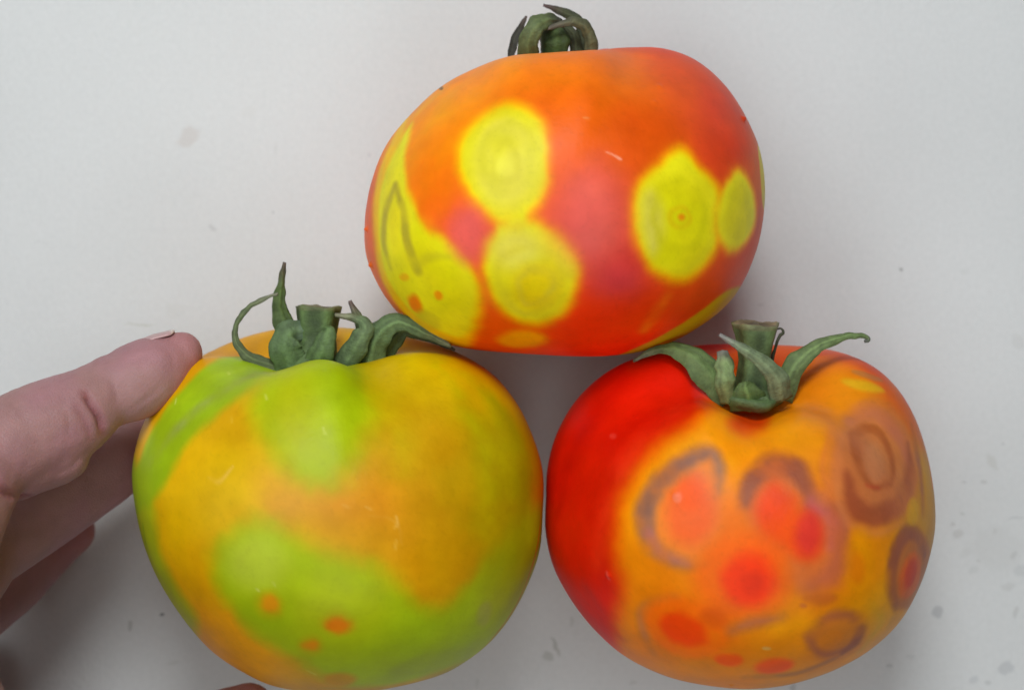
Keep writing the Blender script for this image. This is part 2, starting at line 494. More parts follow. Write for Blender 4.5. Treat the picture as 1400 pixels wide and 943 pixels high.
# rings inside the yellow spots
def ring(fr, cx, cy, rx, ry, w, colr, soft=8, alpha=0.6, a0=0, a1=360, rot=0, warp=8):
    t = np.radians(np.linspace(a0, a1, 14)); a = math.radians(rot)
    X = rx * np.cos(t); Y = ry * np.sin(t)
    fr.line(np.stack([cx + X * math.cos(a) - Y * math.sin(a), cy + X * math.sin(a) + Y * math.cos(a)], 1), w, colr, soft, alpha, warp)
top.ell(806, 295, 48, 70, (214, 92, 86), soft=80, alpha=.75)  # broad pink sheen painted into the skin colour, here and next line
top.ell(640, 322, 26, 40, (224, 92, 86), soft=40, alpha=.8)
top.ell(845, 385, 28, 20, (208, 66, 66), soft=40, alpha=.6)
top.ell(692, 222, 47, 62, (214, 207, 84), soft=26, alpha=.7)
ring(top, 693, 220, 36, 47, 9, (190, 182, 30), soft=18, alpha=.5, warp=12)
top.ell(690, 200, 22, 15, (194, 186, 24), soft=22, alpha=.5)
top.ell(700, 228, 15, 24, (208, 198, 66), soft=18, alpha=.6)
ring(top, 691, 226, 18, 27, 6, (194, 184, 40), soft=14, alpha=.55, warp=12)
ring(top, 692, 220, 52, 67, 6, (196, 186, 40), soft=14, alpha=.45, warp=12)
top.ell(705, 340, 34, 30, (216, 206, 98), soft=40, alpha=.65)
top.ell(735, 392, 34, 30, (222, 192, 0), soft=30, alpha=.7)
ring(top, 724, 380, 40, 46, 6, (200, 186, 40), soft=14, alpha=.45, warp=12)
ring(top, 733, 390, 23, 21, 5, (194, 178, 64), soft=12, alpha=.45, warp=12)
top.ell(925, 310, 45, 62, (210, 205, 8), soft=36, alpha=.8)
top.ell(893, 305, 16, 45, (200, 190, 84), soft=28, alpha=.75)
ring(top, 930, 298, 34, 46, 6, (188, 182, 10), soft=14, alpha=.4, warp=12)
top.ell(932, 298, 4, 4, (224, 130, 10), soft=7, alpha=.9)
ring(top, 930, 298, 12, 13, 4, (214, 172, 10), soft=8, alpha=.5)
top.ell(1010, 290, 16, 40, (204, 192, 4), soft=26, alpha=.7)
top.line([(540, 252), (527, 288), (524, 330), (534, 368)], [5, 8, 8, 5], (170, 154, 48), soft=13, alpha=.85)
top.line([(540, 252), (551, 288), (556, 330), (570, 370)], [5, 8, 10, 9], (164, 148, 38), soft=13, alpha=.85)
top.line([(568, 366), (588, 350), (612, 352)], [7, 7, 4], (184, 172, 30), soft=13, alpha=.6)
top.ell(540, 315, 8, 36, (224, 210, 18), soft=12, alpha=.8)
top.ell(568, 415, 8, 13, (232, 126, 8), rot=-28, soft=14)
top.ell(600, 404, 5, 7, (232, 150, 10), rot=-30, soft=6)
top.ell(553, 380, 6, 5, (226, 160, 10), soft=8, alpha=.7)
top.ell(585, 438, 20, 12, (184, 168, 40), rot=30, soft=18, alpha=.45)
top.poly([(1012, 392), (1006, 413), (962, 447), (905, 474), (840, 488), (895, 464), (945, 434), (985, 404)], (190, 170, 10), soft=12)
top.ell(715, 464, 34, 12, (232, 165, 0), soft=26, alpha=.85)
top.line([(880, 452), (895, 430), (912, 405)], [9, 12, 8], (226, 118, 12), soft=22, alpha=.8)
top.poly([(1036, 195), (1044, 215), (1048, 250), (1047, 300), (1042, 275), (1040, 240)], (206, 186, 20), soft=9)
top.line([(545, 185), (575, 150), (610, 120)], [6, 10, 6], (228, 176, 10), soft=24, alpha=.6)
top.line([(828, 209), (840, 214), (848, 218)], [.8, 1.2, 2.2], (238, 170, 150), soft=3, alpha=.75, warp=3)  # small whitish glint painted into the skin
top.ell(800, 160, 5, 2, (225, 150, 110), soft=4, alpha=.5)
top.ell(603, 121, 3, 2.5, (110, 75, 20), soft=3, alpha=.9, warp=0)
for b in [(1016, 163, 5, 5), (502, 313, 4, 5), (508, 362, 5, 5), (536, 420, 5, 3), (902, 118, 4, 1.5), (895, 140, 3, 1.5)]: top.bump(*b)
top.finish("orange-red tomato with round yellow spots, lying above the other two tomatoes")

# ---- left tomato: green and yellow
left = Fruit((462, 700), [(180, 660), (185, 612), (200, 570), (225, 531), (262, 495), (300, 474), (345, 457), (390, 448), (440, 446), (500, 451), (560, 461), (620, 479),
        (670, 508), (706, 550), (730, 600), (743, 650), (742, 706), (736, 760), (712, 819), (680, 867), (640, 902), (590, 927), (500, 946),
        (440, 947), (380, 939), (335, 920), (290, 890), (250, 845), (215, 790), (192, 730)],
        tilt=13, lean=-6, R=278, h=238, dent=60, dw=0.33, lobes=[(2, .010, .3), (3, .012, 1.2), (5, .024, 0.35)], seed=5.1, zhalf=272)
left.base([
    (250, 500, (202, 140, 0)), (290, 480, (205, 145, 0)), (350, 465, (206, 150, 0)), (250, 640, (222, 174, 5)), (300, 560, (206, 160, 0)), (330, 530, (204, 156, 5)),
    (560, 490, (196, 168, 0)), (620, 505, (204, 160, 0)), (660, 550, (194, 160, 0)), (560, 570, (192, 156, 0)), (600, 620, (188, 138, 0)),
    (680, 600, (156, 144, 0)), (705, 660, (142, 135, 0)), (640, 650, (172, 154, 5)), (655, 720, (160, 142, 0)), (590, 700, (186, 130, 5)), (520, 680, (210, 138, 15)),
    (480, 690, (214, 142, 35)), (400, 690, (208, 152, 45)), (300, 690, (208, 168, 25)), (240, 720, (210, 164, 0)), (260, 800, (206, 152, 0)),
    (300, 860, (222, 152, 10)), (360, 910, (224, 154, 5)), (560, 780, (206, 144, 0)), (620, 755, (192, 138, 0)), (735, 700, (180, 124, 10)),
    (690, 780, (140, 138, 5)), (420, 925, (190, 140, 10)), (320, 620, (205, 165, 5)), (500, 620, (186, 146, 5)), (440, 660, (205, 150, 30)), (520, 530, (188, 160, 0))], sigma=42)
G = (158, 178, 6)
left.poly([(362, 480), (440, 470), (490, 490), (508, 555), (492, 620), (450, 664), (396, 650), (360, 600), (346, 540)], G, soft=62, warp=14)
left.ell(430, 605, 40, 44, (168, 184, 18), soft=64, alpha=.5)
left.ell(400, 560, 30, 60, (176, 172, 4), soft=70, alpha=.45)
left.ell(465, 520, 24, 40, (146, 172, 6), soft=50, alpha=.5)
left.poly([(300, 745), (342, 714), (395, 722), (440, 748), (500, 772), (550, 808), (600, 830), (640, 800), (690, 738), (722, 690),
           (760, 700), (750, 800), (700, 870), (640, 900), (560, 930), (480, 938), (420, 914), (370, 882), (322, 840), (296, 795)], (154, 174, 8), soft=52, warp=14)
left.ell(352, 765, 46, 45, (178, 194, 58), soft=60, alpha=.8)
left.ell(480, 825, 64, 50, (168, 178, 0), soft=80, alpha=.75)
left.ell(580, 880, 84, 38, (146, 166, 8), rot=-25, soft=80, alpha=.65)
left.ell(690, 790, 28, 55, (152, 160, 8), rot=25, soft=50, alpha=.6)
left.ell(360, 850, 36, 24, (142, 166, 8), rot=30, soft=46, alpha=.7)
left.ell(470, 735, 70, 26, (196, 150, 10), rot=12, soft=60, alpha=.5)
left.line([(600, 490), (655, 530), (690, 590), (700, 660), (690, 730)], [14, 20, 28, 30, 16], (170, 164, 0), soft=60, alpha=.6, warp=14)
left.line([(672, 545), (705, 600), (716, 660), (706, 730)], [14, 24, 28, 22], (142, 146, 0), soft=50, alpha=.75, warp=14)
left.line([(600, 500), (640, 560), (668, 640), (660, 720)], [10, 14, 18, 14], (164, 164, 0), soft=44, alpha=.6, warp=14)
left.line([(560, 560), (620, 610), (645, 690), (628, 770)], [10, 20, 22, 20], (184, 130, 0), soft=60, alpha=.55, warp=14)
left.line([(505, 500), (540, 560), (550, 640)], [16, 22, 14], (180, 160, 0), soft=50, alpha=.5, warp=14)
left.poly([(372, 486), (300, 490), (254, 528), (214, 580), (186, 640), (160, 700), (204, 694), (238, 640), (264, 600), (302, 562), (352, 522)], (146, 174, 14), soft=26, warp=10)
left.line([(232, 556), (205, 600), (190, 640)], [6, 8, 6], (166, 190, 20), soft=20, alpha=.6)
left.line([(330, 505), (288, 515), (250, 548)], [5, 7, 6], (162, 188, 14), soft=18, alpha=.6)
left.line([(345, 514), (290, 545), (240, 590), (205, 635)], [5, 9, 11, 7], (142, 156, 70), soft=20, alpha=.8)  # greyish shading of the shoulder groove, painted in
left.poly([(150, 620), (200, 650), (212, 700), (220, 750), (240, 800), (268, 845), (258, 880), (200, 830), (160, 740)], (150, 174, 22), soft=44, alpha=.8, warp=12)
left.line([(196, 720), (200, 745)], 4, (112, 145, 5), soft=10, alpha=.7)
left.line([(191, 745), (196, 760)], 3, (190, 140, 10), soft=7, alpha=.8)
for (x, y, rx, ry, cc) in [(368, 826, 14, 14, (206, 140, 10)), (462, 852, 18, 11, (210, 118, 0)), (424, 882, 11, 9, (206, 135, 5))]:
    left.ell(x, y, rx + 7, ry + 7, (170, 160, 5), soft=16, alpha=.7)
    left.ell(x, y, rx * .95, ry * .95, cc, soft=16, warp=10)
left.line([(739, 625), (740, 700), (730, 765), (705, 828), (668, 878), (632, 908)], [3, 4, 4, 4, 4, 3], (192, 96, 8), soft=9, alpha=.85)
left.line([(440, 940), (520, 941), (580, 930)], [5, 6, 3], (170, 140, 15), soft=14, alpha=.7)
left.ell(465, 928, 22, 9, (190, 130, 5), soft=18, alpha=.8)
left.ell(662, 840, 9, 18, (150, 150, 80), rot=15, soft=16, alpha=.6)
left.ell(590, 905, 60, 12, (140, 152, 50), rot=-14, soft=24, alpha=.5)
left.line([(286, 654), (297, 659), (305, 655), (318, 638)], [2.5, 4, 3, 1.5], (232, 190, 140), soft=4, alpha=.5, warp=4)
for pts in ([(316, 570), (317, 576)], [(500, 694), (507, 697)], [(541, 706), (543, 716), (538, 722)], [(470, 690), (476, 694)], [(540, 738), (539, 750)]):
    left.line(pts, [1.5, 2] + ([1] if len(pts) > 2 else []), (228, 200, 150), soft=4, alpha=.34, warp=4)  # little glints painted as pale strokes
for pts in ([(374, 795), (376, 800)], [(350, 805), (353, 807)], [(420, 916), (432, 922)], [(241, 545), (240, 551)], [(363, 540), (365, 545)], [(311, 508), (313, 511)], [(442, 585), (445, 592)]):
    left.line(pts, [1.5, 2], (196, 204, 130), soft=3.5, alpha=.6, warp=2)
left.line([(505, 706), (530, 708), (545, 722), (548, 745)], [1.5, 1.5, 1.5, 1], (206, 152, 60), soft=4, alpha=.5, warp=3)
left.finish("green and yellow tomato held on its left by a hand's fingers")

# ---- right tomato: red and orange with brown rings
right = Fruit((1013, 705), [(746, 680), (748, 640), (760, 595), (785, 550), (820, 515), (860, 492), (910, 478), (960, 471), (1010, 470), (1060, 471), (1100, 473), (1150, 481),
        (1195, 501), (1230, 535), (1255, 580), (1272, 640), (1279, 700), (1275, 745), (1258, 800), (1230, 850), (1190, 888), (1140, 916),
        (1085, 934), (1036, 941), (985, 939), (920, 927), (861, 901), (817, 865), (782, 822), (757, 776), (746, 728)],
        tilt=26, lean=5, R=268, h=222, dent=66, dw=0.36, lobes=[(2, .014, 2.3), (3, .012, .4), (5, .028, 3.3)], seed=9.7, zhalf=265)
right.base([
    (940, 600, (232, 148, 0)), (870, 690, (232, 142, 0)), (870, 790, (224, 124, 0)), (870, 850, (222, 120, 0)), (1080, 590, (228, 154, 0)), (1110, 560, (218, 122, 0)),
    (1150, 520, (220, 134, 0)), (1000, 620, (236, 138, 0)), (960, 800, (226, 124, 0)), (1000, 720, (228, 106, 10)), (1060, 620, (232, 140, 0)),
    (1175, 770, (216, 126, 0)), (1200, 825, (212, 142, 0)), (1090, 830, (214, 122, 12)), (1060, 860, (222, 130, 0)), (960, 920, (220, 126, 0)),
    (1255, 690, (192, 132, 0)), (1225, 530, (205, 96, 0)), (1150, 484, (202, 74, 18)), (1200, 505, (198, 56, 26)), (1120, 500, (212, 104, 5)),
    (1060, 540, (218, 120, 0)), (1150, 640, (212, 120, 20)), (1130, 690, (205, 104, 40)), (1100, 930, (212, 130, 5)), (1080, 760, (218, 92, 5)), (1060, 480, (198, 70, 8)), (960, 850, (222, 96, 0))], sigma=40)
right.poly([(1015, 455), (990, 520), (960, 562), (908, 598), (868, 640), (842, 700), (838, 760), (848, 800), (840, 850), (838, 895),
            (780, 860), (735, 760), (725, 640), (775, 530), (880, 450)], (208, 22, 0), soft=60, smooth=3, warp=8)
right.line([(765, 700), (790, 600), (850, 525)], [10, 22, 10], (176, 4, 0), soft=60, alpha=.6)
right.line([(818, 770), (830, 690), (870, 610), (930, 560)], [12, 12, 12, 10], (222, 48, 12), soft=40, alpha=.7)
right.line([(800, 800), (835, 855), (850, 872)], [8, 10, 5], (190, 36, 40), soft=26, alpha=.6)
right.line([(1110, 474), (1180, 490), (1220, 522), (1245, 560)], [6, 12, 10, 6], (200, 48, 32), soft=24, alpha=.8)
right.line([(985, 474), (960, 478), (920, 492)], 9, (190, 34, 0), soft=22, alpha=.6)
right.ell(1025, 575, 26, 18, (222, 62, 0), soft=28, alpha=.9)
right.ell(1180, 528, 30, 7, (208, 158, 20), rot=14, soft=14, alpha=.9)
right.ell(1185, 514, 22, 4, (160, 110, 70), rot=18, soft=9, alpha=.6)
# first lesion, left
right.poly([(968, 612), (988, 640), (990, 700), (970, 755), (925, 772), (890, 755), (870, 715), (880, 670), (915, 635)], (220, 116, 44), soft=26, alpha=.85)
right.ell(946, 698, 34, 46, (230, 94, 34), rot=10, soft=34)
right.ell(945, 672, 18, 22, (226, 80, 18), soft=24, alpha=.7)
right.line([(985, 672), (978, 632), (962, 618), (930, 636), (900, 662), (882, 700), (884, 735), (908, 760), (945, 770), (968, 766)], [5, 8, 13, 14, 16, 17, 15, 11, 7, 3], (140, 96, 80), soft=20, alpha=.85, warp=7)
right.line([(962, 622), (930, 638), (900, 664), (884, 700)], [6, 8, 7, 8], (116, 82, 76), soft=15, alpha=.55, warp=7)
right.line([(884, 730), (905, 757), (945, 768)], [8, 7, 4], (176, 100, 108), soft=16, alpha=.55, warp=7)
right.ell(927, 679, 6, 7, (236, 120, 90), soft=4, alpha=.8, warp=3)  # painted glint, as on a droplet
# second and third lesions, middle
right.poly([(1018, 684), (1030, 640), (1062, 620), (1098, 636), (1114, 672), (1142, 690), (1160, 725), (1148, 780), (1108, 808), (1070, 790), (1035, 740)], (202, 104, 48), soft=30, alpha=.9)
right.line([(1022, 690), (1032, 652), (1062, 634), (1090, 645), (1106, 680)], [8, 15, 20, 17, 8], (142, 76, 52), soft=22, alpha=.9, warp=7)
right.line([(1112, 682), (1140, 698), (1152, 732), (1142, 775), (1112, 800)], [11, 15, 15, 13, 6], (168, 90, 64), soft=24, alpha=.8, warp=7)
right.line([(1108, 690), (1132, 708), (1134, 745)], [8, 11, 7], (190, 92, 98), soft=20, alpha=.65)
right.poly([(1060, 662), (1082, 680), (1096, 702), (1120, 722), (1120, 755), (1098, 766), (1072, 748), (1042, 730), (1032, 702), (1042, 674)], (228, 76, 14), soft=30)
right.ell(1106, 728, 18, 33, (212, 54, 42), soft=24, alpha=.9)
right.ell(1060, 706, 19, 28, (230, 64, 6), soft=26, alpha=.8)
# fourth, round red patch
right.ell(1015, 790, 66, 60, (232, 92, 0), soft=40, alpha=.85)
right.line([(1022, 780), (1060, 740), (1075, 700)], [20, 24, 20], (230, 84, 4), soft=40, alpha=.7)
right.ell(1022, 792, 38, 36, (232, 52, 0), soft=28)
right.ell(1026, 796, 18, 18, (206, 40, 0), soft=20, alpha=.7)
# fifth, big brown double ring
right.ell(1198, 636, 58, 86, (190, 108, 58), rot=-8, soft=30, alpha=.9)
right.line([(1160, 572), (1196, 562), (1232, 600), (1240, 630)], [9, 17, 14, 8], (180, 98, 78), soft=24, alpha=.7)
right.line([(1158, 650), (1168, 692), (1198, 706), (1230, 688), (1244, 645), (1242, 605)], [6, 16, 18, 16, 13, 5], (150, 72, 42), soft=20, alpha=.85, warp=8)
right.line([(1168, 592), (1188, 584), (1206, 594), (1220, 626), (1220, 655), (1204, 665), (1190, 660), (1176, 632), (1168, 592)], [8, 9, 9, 6, 4, 4, 5, 8, 8], (156, 74, 30), soft=11, alpha=.85, warp=7)
right.ell(1196, 632, 14, 26, (194, 118, 68), rot=-12, soft=16, alpha=.85)
right.line([(1185, 662), (1200, 666)], 2.5, (190, 66, 40), soft=9, alpha=.6)
right.line([(1150, 600), (1144, 660), (1160, 712), (1200, 730), (1235, 715)], [4, 7, 7, 7, 4], (198, 118, 66), soft=15, alpha=.6)
# sixth, lower right oval ring
right.ell(1244, 778, 26, 56, (176, 96, 48), rot=10, soft=18, alpha=.8)
right.line([(1226, 830), (1218, 795), (1224, 755), (1240, 728), (1256, 732), (1264, 760)], [9, 12, 13, 15, 12, 7], (140, 76, 56), soft=15, alpha=.9)
right.ell(1244, 786, 14, 32, (208, 94, 15), rot=12, soft=16)
right.ell(1245, 784, 7, 20, (200, 58, 18), rot=12, soft=14, alpha=.9)
# limb streaks
right.line([(1246, 580), (1257, 635), (1262, 700)], [7, 10, 6], (158, 84, 66), soft=18, alpha=.75)
right.line([(1268, 620), (1275, 665)], [3, 4], (214, 82, 22), soft=7, alpha=.85)
right.ell(1248, 700, 8, 18, (198, 146, 10), soft=10, alpha=.7)
# lower right faint ring
right.ell(1144, 868, 44, 32, (190, 108, 44), rot=-25, soft=26, alpha=.7)
ring(right, 1142, 866, 36, 25, 8, (160, 88, 56), soft=18, alpha=.8, rot=-25, a0=20, a1=345)
right.line([(1152, 892), (1170, 878), (1180, 860)], [7, 12, 9], (142, 78, 56), soft=14, alpha=.9)
right.ell(1138, 874, 18, 11, (204, 116, 20), rot=-25, soft=12, alpha=.8)
right.ell(1122, 818, 22, 9, (186, 92, 34), soft=14, alpha=.7)
right.ell(1100, 828, 5, 4, (180, 90, 50), soft=6, alpha=.7)
# lower left lesion
right.line([(925, 820), (895, 824), (878, 842), (882, 872), (892, 892)], [8, 10, 11, 9, 5], (186, 108, 60), soft=17, alpha=.85)
right.ell(936, 858, 58, 38, (240, 104, 0), rot=22, soft=26, alpha=.9)
right.ell(934, 862, 34, 19, (236, 66, 0), rot=22, soft=22, warp=9)
right.ell(975, 845, 18, 14, (216, 84, 5), rot=20, soft=18, alpha=.8)
right.ell(997, 901, 19, 8, (236, 78, 0), rot=6, soft=15, alpha=.95)
right.ell(1058, 910, 26, 10, (236, 78, 8), rot=-6, soft=18, alpha=.95)
right.line([(1000, 862), (1035, 850), (1070, 846)], [9, 11, 7], (172, 96, 70), soft=26, alpha=.8)
right.ell(1085, 856, 34, 13, (236, 152, 0), rot=-12, soft=34, alpha=.6)
right.ell(1175, 765, 20, 42, (218, 140, 0), soft=30, alpha=.7)
right.ell(1172, 775, 10, 22, (214, 112, 5), soft=18, alpha=.7)
right.line([(1100, 805), (1140, 790), (1155, 750)], [10, 18, 12], (190, 98, 52), soft=32, alpha=.7)
right.line([(1190, 826), (1205, 850), (1175, 890)], [6, 9, 6], (196, 140, 10), soft=20, alpha=.7)
right.line([(1112, 560), (1140, 585), (1140, 650), (1128, 680)], [8, 10, 10, 8], (200, 110, 56), soft=28, alpha=.65)
right.line([(1165, 556), (1200, 546), (1235, 570)], [8, 10, 8], (190, 104, 66), soft=26, alpha=.6)
right.line([(1020, 926), (1090, 920), (1140, 900)], [6, 9, 7], (160, 94, 60), soft=18, alpha=.8)
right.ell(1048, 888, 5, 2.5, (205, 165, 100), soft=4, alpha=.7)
right.line([(1135, 585), (1125, 640), (1138, 670)], [3, 5, 3], (206, 110, 50), soft=14, alpha=.6)
right.line([(830, 783), (833, 792)], [3, 2], (236, 120, 130), soft=4, alpha=.9, warp=0)  # pale pink glint painted on the red side
right.ell(838, 596, 5, 4, (225, 70, 55), soft=4, alpha=.6, warp=0)
for b in [(1248, 832, 5, 3), (870, 570, 3, 1.5), (925, 678, 5, 3), (832, 786, 4, 2.5), (1205, 886, 4, 3), (1000, 936, 4, 2)]: right.bump(*b)
right.finish("red and orange tomato with brown rings, touching the green one's right side")

# ------------------------------------------------------------------ calyces
def sepal(parent, base, pts, widths, colr, tipc=None, cup=0.10, face=(0, 0, 1), thick=2.2, seed=0, name="sepal", twist=0.0):
    pts = np.array(pts, float)
    P = np.array([W(*p) for p in catmull(pts, 8)]) / U
    n = len(P)
    w = np.interp(np.linspace(0, 1, n), np.linspace(0, 1, len(widths)), widths) * 0.98
    w = w * (1 + 0.10 * fbm(np.stack([np.arange(n) * .35, np.full(n, seed * 3.3), np.zeros(n)], 1), 2))
    T = np.gradient(P, axis=0); T /= np.linalg.norm(T, axis=1)[:, None] + 1e-9
    f = np.asarray(face, float)
    K = 9
    V = []; C = []
    rows = []
    prevB = None
    for i in range(n):
        B = np.cross(T[i], f)
        if np.linalg.norm(B) < 0.15: B = prevB if prevB is not None else np.array([1., 0, 0])
        B = B / (np.linalg.norm(B) + 1e-9)
        if prevB is not None and B @ prevB < 0: B = -B
        prevB = B
        N = np.cross(B, T[i])
        if N @ f < 0: N = -N
        a = twist * i / n
        B2 = B * math.cos(a) + N * math.sin(a); N2 = -B * math.sin(a) + N * math.cos(a)
        for side in (1, -1):
            for k in range(K):
                t = k / (K - 1) * 2 - 1
                th = thick * 0.5 * math.sqrt(max(0, 1 - t * t * 0.96)) * min(1, w[i] / 10 + .25)
                rib = 0.06 * w[i] * math.exp(-(t / 0.16) ** 2)
                off = -cup * w[i] * 0.5 * t * t + 0.03 * w[i] * (abs(t) ** 3) * math.sin(i * .55 + 2 * seed + (1 if t > 0 else 4)) + rib + 0.02 * w[i] * math.sin(7 * t + seed)
                V.append(P[i] + B2 * t * w[i] * 0.5 * (1 + .06 * math.sin(i * .8 + seed * 2 + (0 if t > 0 else 2))) + N2 * (off + side * th))
                s_ = i / (n - 1)
                c = (np.array(colr, float) * 1.0 + 4) * np.array([1.0, 1.0, .88])
                if tipc is not None: c = c + (np.array(tipc, float) - c) * smooth01((s_ - 0.62) / 0.38)
                c = c * (1.0 + 0.16 * math.exp(-(t / 0.14) ** 2) + 0.07 * math.cos(t * 14 + seed) - 0.10 * abs(t))
                if side < 0: c = c * 1.08 + 6
                C.append(c)
    V = np.array(V)
    F = []
    for i in range(n - 1):
        o = i * 2 * K; o2 = o + 2 * K
        for k in range(K - 1):
            F.append((o + k, o + k + 1, o2 + k + 1, o2 + k))
            F.append((o + K + k + 1, o + K + k, o2 + K + k, o2 + K + k + 1))
        F.append((o + K, o, o2, o2 + K)); F.append((o + K - 1, o + 2 * K - 1, o2 + 2 * K - 1, o2 + K - 1))
    for o, rev in ((0, False), ((n - 1) * 2 * K, True)):
        for k in range(K - 1):
            q = (o + k, o + K + k, o + K + k + 1, o + k + 1)
            F.append(q[::-1] if rev else q)
    V += 1.5 * np.stack([fbm(V / 9.0 + 3, 2), fbm(V / 9.0 + 17, 2), fbm(V / 9.0 + 31, 2)], 1)
    return mesh_obj(name, V * U - base, F, M_LEAF, parent, s2l(np.clip(C, 0, 255)))

def stalk(parent, base, p0, p1, r_prof, colr, cut, sides=5, seed=0):
    """short ribbed stalk with a flared, cut end"""
    A = W(*p0) / U; B = W(*p1) / U
    ax = (B - A); Ln = np.linalg.norm(ax); ax /= Ln
    e1 = np.cross(ax, (0, 0, 1)); e1 /= np.linalg.norm(e1); e2 = np.cross(e1, ax)
    nr = 26; nu = 40
    V = []; C = []; F = []
    for i in range(nr):
        t = i / (nr - 1)
        r = np.interp(t, np.linspace(0, 1, len(r_prof)), r_prof)
        for k in range(nu):
            u = k / nu * 2 * np.pi
            rr = r * (1 + 0.07 * math.cos(sides * u + seed) + 0.03 * math.cos(2 * u + 1 + seed + 2 * t))
            sag = (1.5 * math.sin(3 * u + seed) if i == nr - 1 else 0)
            V.append(A + ax * (t * Ln + sag) + rr * (math.cos(u) * e1 + math.sin(u) * e2))
            c = np.array(colr, float) * (0.92 + 0.16 * math.cos(sides * u + seed))
            if t > 0.93: c = c * .5 + np.array(cut) * .5
            C.append(c)
    for i in range(nr - 1):
        for k in range(nu):
            a = i * nu + k; b = i * nu + (k + 1) % nu
            F.append((a, b, b + nu, a + nu))
    # cut face: rim, dark hollow
    top0 = (nr - 1) * nu
    for j, (s_, dz, f) in enumerate([(0.86, 0.6, 1.0), (0.6, -0.8, .85), (0.25, -1.2, .7)]):
        for k in range(nu):
            v = V[top0 + k]; c0 = A + ax * Ln
            V.append(c0 + (v - c0) * s_ + ax * (dz + 0.8 * math.sin(5 * k + seed)))
            C.append(np.array(cut, float) * f)
        o0 = top0 + j * nu; o1 = o0 + nu
        for k in range(nu):
            F.append((o0 + k, o0 + (k + 1) % nu, o1 + (k + 1) % nu, o1 + k))
    F.append([len(V) - nu + k for k in range(nu)])
    V = np.array(V); V += 0.7 * np.stack([fbm(V / 7.0 + 3, 2), fbm(V / 7.0 + 17, 2), fbm(V / 7.0 + 31, 2)], 1)
    return mesh_obj("stem", V * U - base, F, M_LEAF, parent, s2l(np.clip(C, 0, 255)))

def calyx(fr, c, ax, r, depth, colr):
    """cup-shaped base of the calyx"""
    base = fr.base_pt
    A = W(*c) / U; ax = np.array(ax, float); ax /= np.linalg.norm(ax)
    e1 = np.cross(ax, (0, 0, 1)); e1 /= np.linalg.norm(e1); e2 = np.cross(e1, ax)
    prof = [(0.15, -1.0), (0.55, -.9), (0.85, -.55), (1.0, 0.0), (0.95, .25), (0.7, .2), (0.35, .15), (0.05, .1)]
    nu = 32; V = []; F = []; C = []
    for (a, z) in prof:
        for k in range(nu):
            u = k / nu * 2 * np.pi
            rr = r * a * (1 + .08 * math.cos(5 * u))
            V.append(A + ax * z * depth + rr * (math.cos(u) * e1 + math.sin(u) * e2)); C.append(colr)
    for i in range(len(prof) - 1):
        for k in range(nu):
            a = i * nu + k; b = i * nu + (k + 1) % nu
            F.append((a, b, b + nu, a + nu))
    F.append(list(range(nu))[::-1]); F.append([len(V) - nu + k for k in range(nu)])
    V = np.array(V)
    return mesh_obj("calyx", V * U - base, F, M_LEAF, fr.root, s2l(np.array(C, float)))

# upper tomato: dry curled calyx
c = calyx(top, (757, 82, 268), (0, 1, .06), 40, 14, (66, 78, 42)); b = top.base_pt
sepal(c, b, [(697, 88, 262), (702, 60, 260), (711, 40, 258), (719, 22, 262)], [11, 13, 12, 3], (48, 46, 42), (80, 66, 60), face=(-.4, 0, 1), seed=1)
sepal(c, b, [(724, 88, 292), (722, 60, 312), (733, 36, 318), (752, 27, 300), (768, 30, 278)], [30, 28, 26, 20, 8], (92, 104, 72), (64, 66, 52), seed=2)
sepal(c, b, [(757, 85, 280), (762, 60, 288), (757, 42, 282), (742, 32, 270)], [36, 34, 28, 12], (58, 74, 36), (58, 62, 44), seed=3)
sepal(c, b, [(808, 84, 278), (808, 56, 288), (799, 36, 296), (780, 30, 302), (748, 40, 306)], [20, 18, 17, 13, 4], (86, 88, 68), (92, 84, 72), seed=4)
sepal(c, b, [(800, 86, 256), (800, 50, 254), (787, 26, 252), (766, 15, 256), (744, 7, 262)], [18, 18, 16, 12, 4], (68, 72, 54), (92, 72, 70), seed=5)
sepal(c, b, [(788, 86, 266), (787, 58, 268), (780, 42, 268), (765, 34, 262)], [20, 18, 12, 6], (62, 66, 46), seed=6)
stalk(c, b, (757, 90, 266), (752, 40, 264), [22, 17, 16, 18], (66, 76, 44), (70, 64, 48), seed=.4)

# left tomato
c = calyx(left, (437, 500, 312), (-.1, 1, .24), 52, 18, (70, 88, 52)); b = left.base_pt
sepal(c, b, [(395, 505, 322), (352, 494, 332), (327, 475, 334), (321, 450, 332), (336, 424, 326), (360, 409, 318), (380, 401, 312)], [18, 18, 12, 9, 8, 7, 4], (84, 94, 68), (126, 126, 104), seed=7, face=(.1, .3, 1))
sepal(c, b, [(402, 495, 296), (389, 445, 290), (382, 418, 290), (385, 385, 292), (389, 358, 296)], [24, 29, 22, 11, 5], (78, 96, 54), (84, 72, 60), seed=8, face=(.35, 0, 1))
sepal(c, b, [(402, 508, 328), (390, 478, 342), (396, 456, 340), (414, 452, 326)], [48, 44, 38, 26], (88, 110, 78), (104, 122, 96), seed=9, cup=.14)
sepal(c, b, [(430, 506, 334), (440, 480, 346), (448, 455, 344), (446, 447, 336)], [40, 34, 22, 10], (86, 108, 72), seed=10, cup=.16)
sepal(c, b, [(468, 505, 322), (490, 468, 336), (500, 448, 334), (488, 436, 330), (458, 430, 328)], [34, 30, 22, 12, 5], (88, 106, 78), (128, 124, 100), seed=11, cup=.16)
sepal(c, b, [(492, 500, 304), (499, 462, 316), (490, 436, 320), (478, 411, 322)], [30, 26, 14, 5], (92, 106, 78), (96, 78, 74), seed=12)
sepal(c, b, [(502, 502, 310), (516, 460, 326), (545, 440, 332), (580, 455, 330), (617, 474, 322)], [46, 38, 26, 16, 5], (84, 104, 72), (112, 122, 96), seed=13, cup=.16)
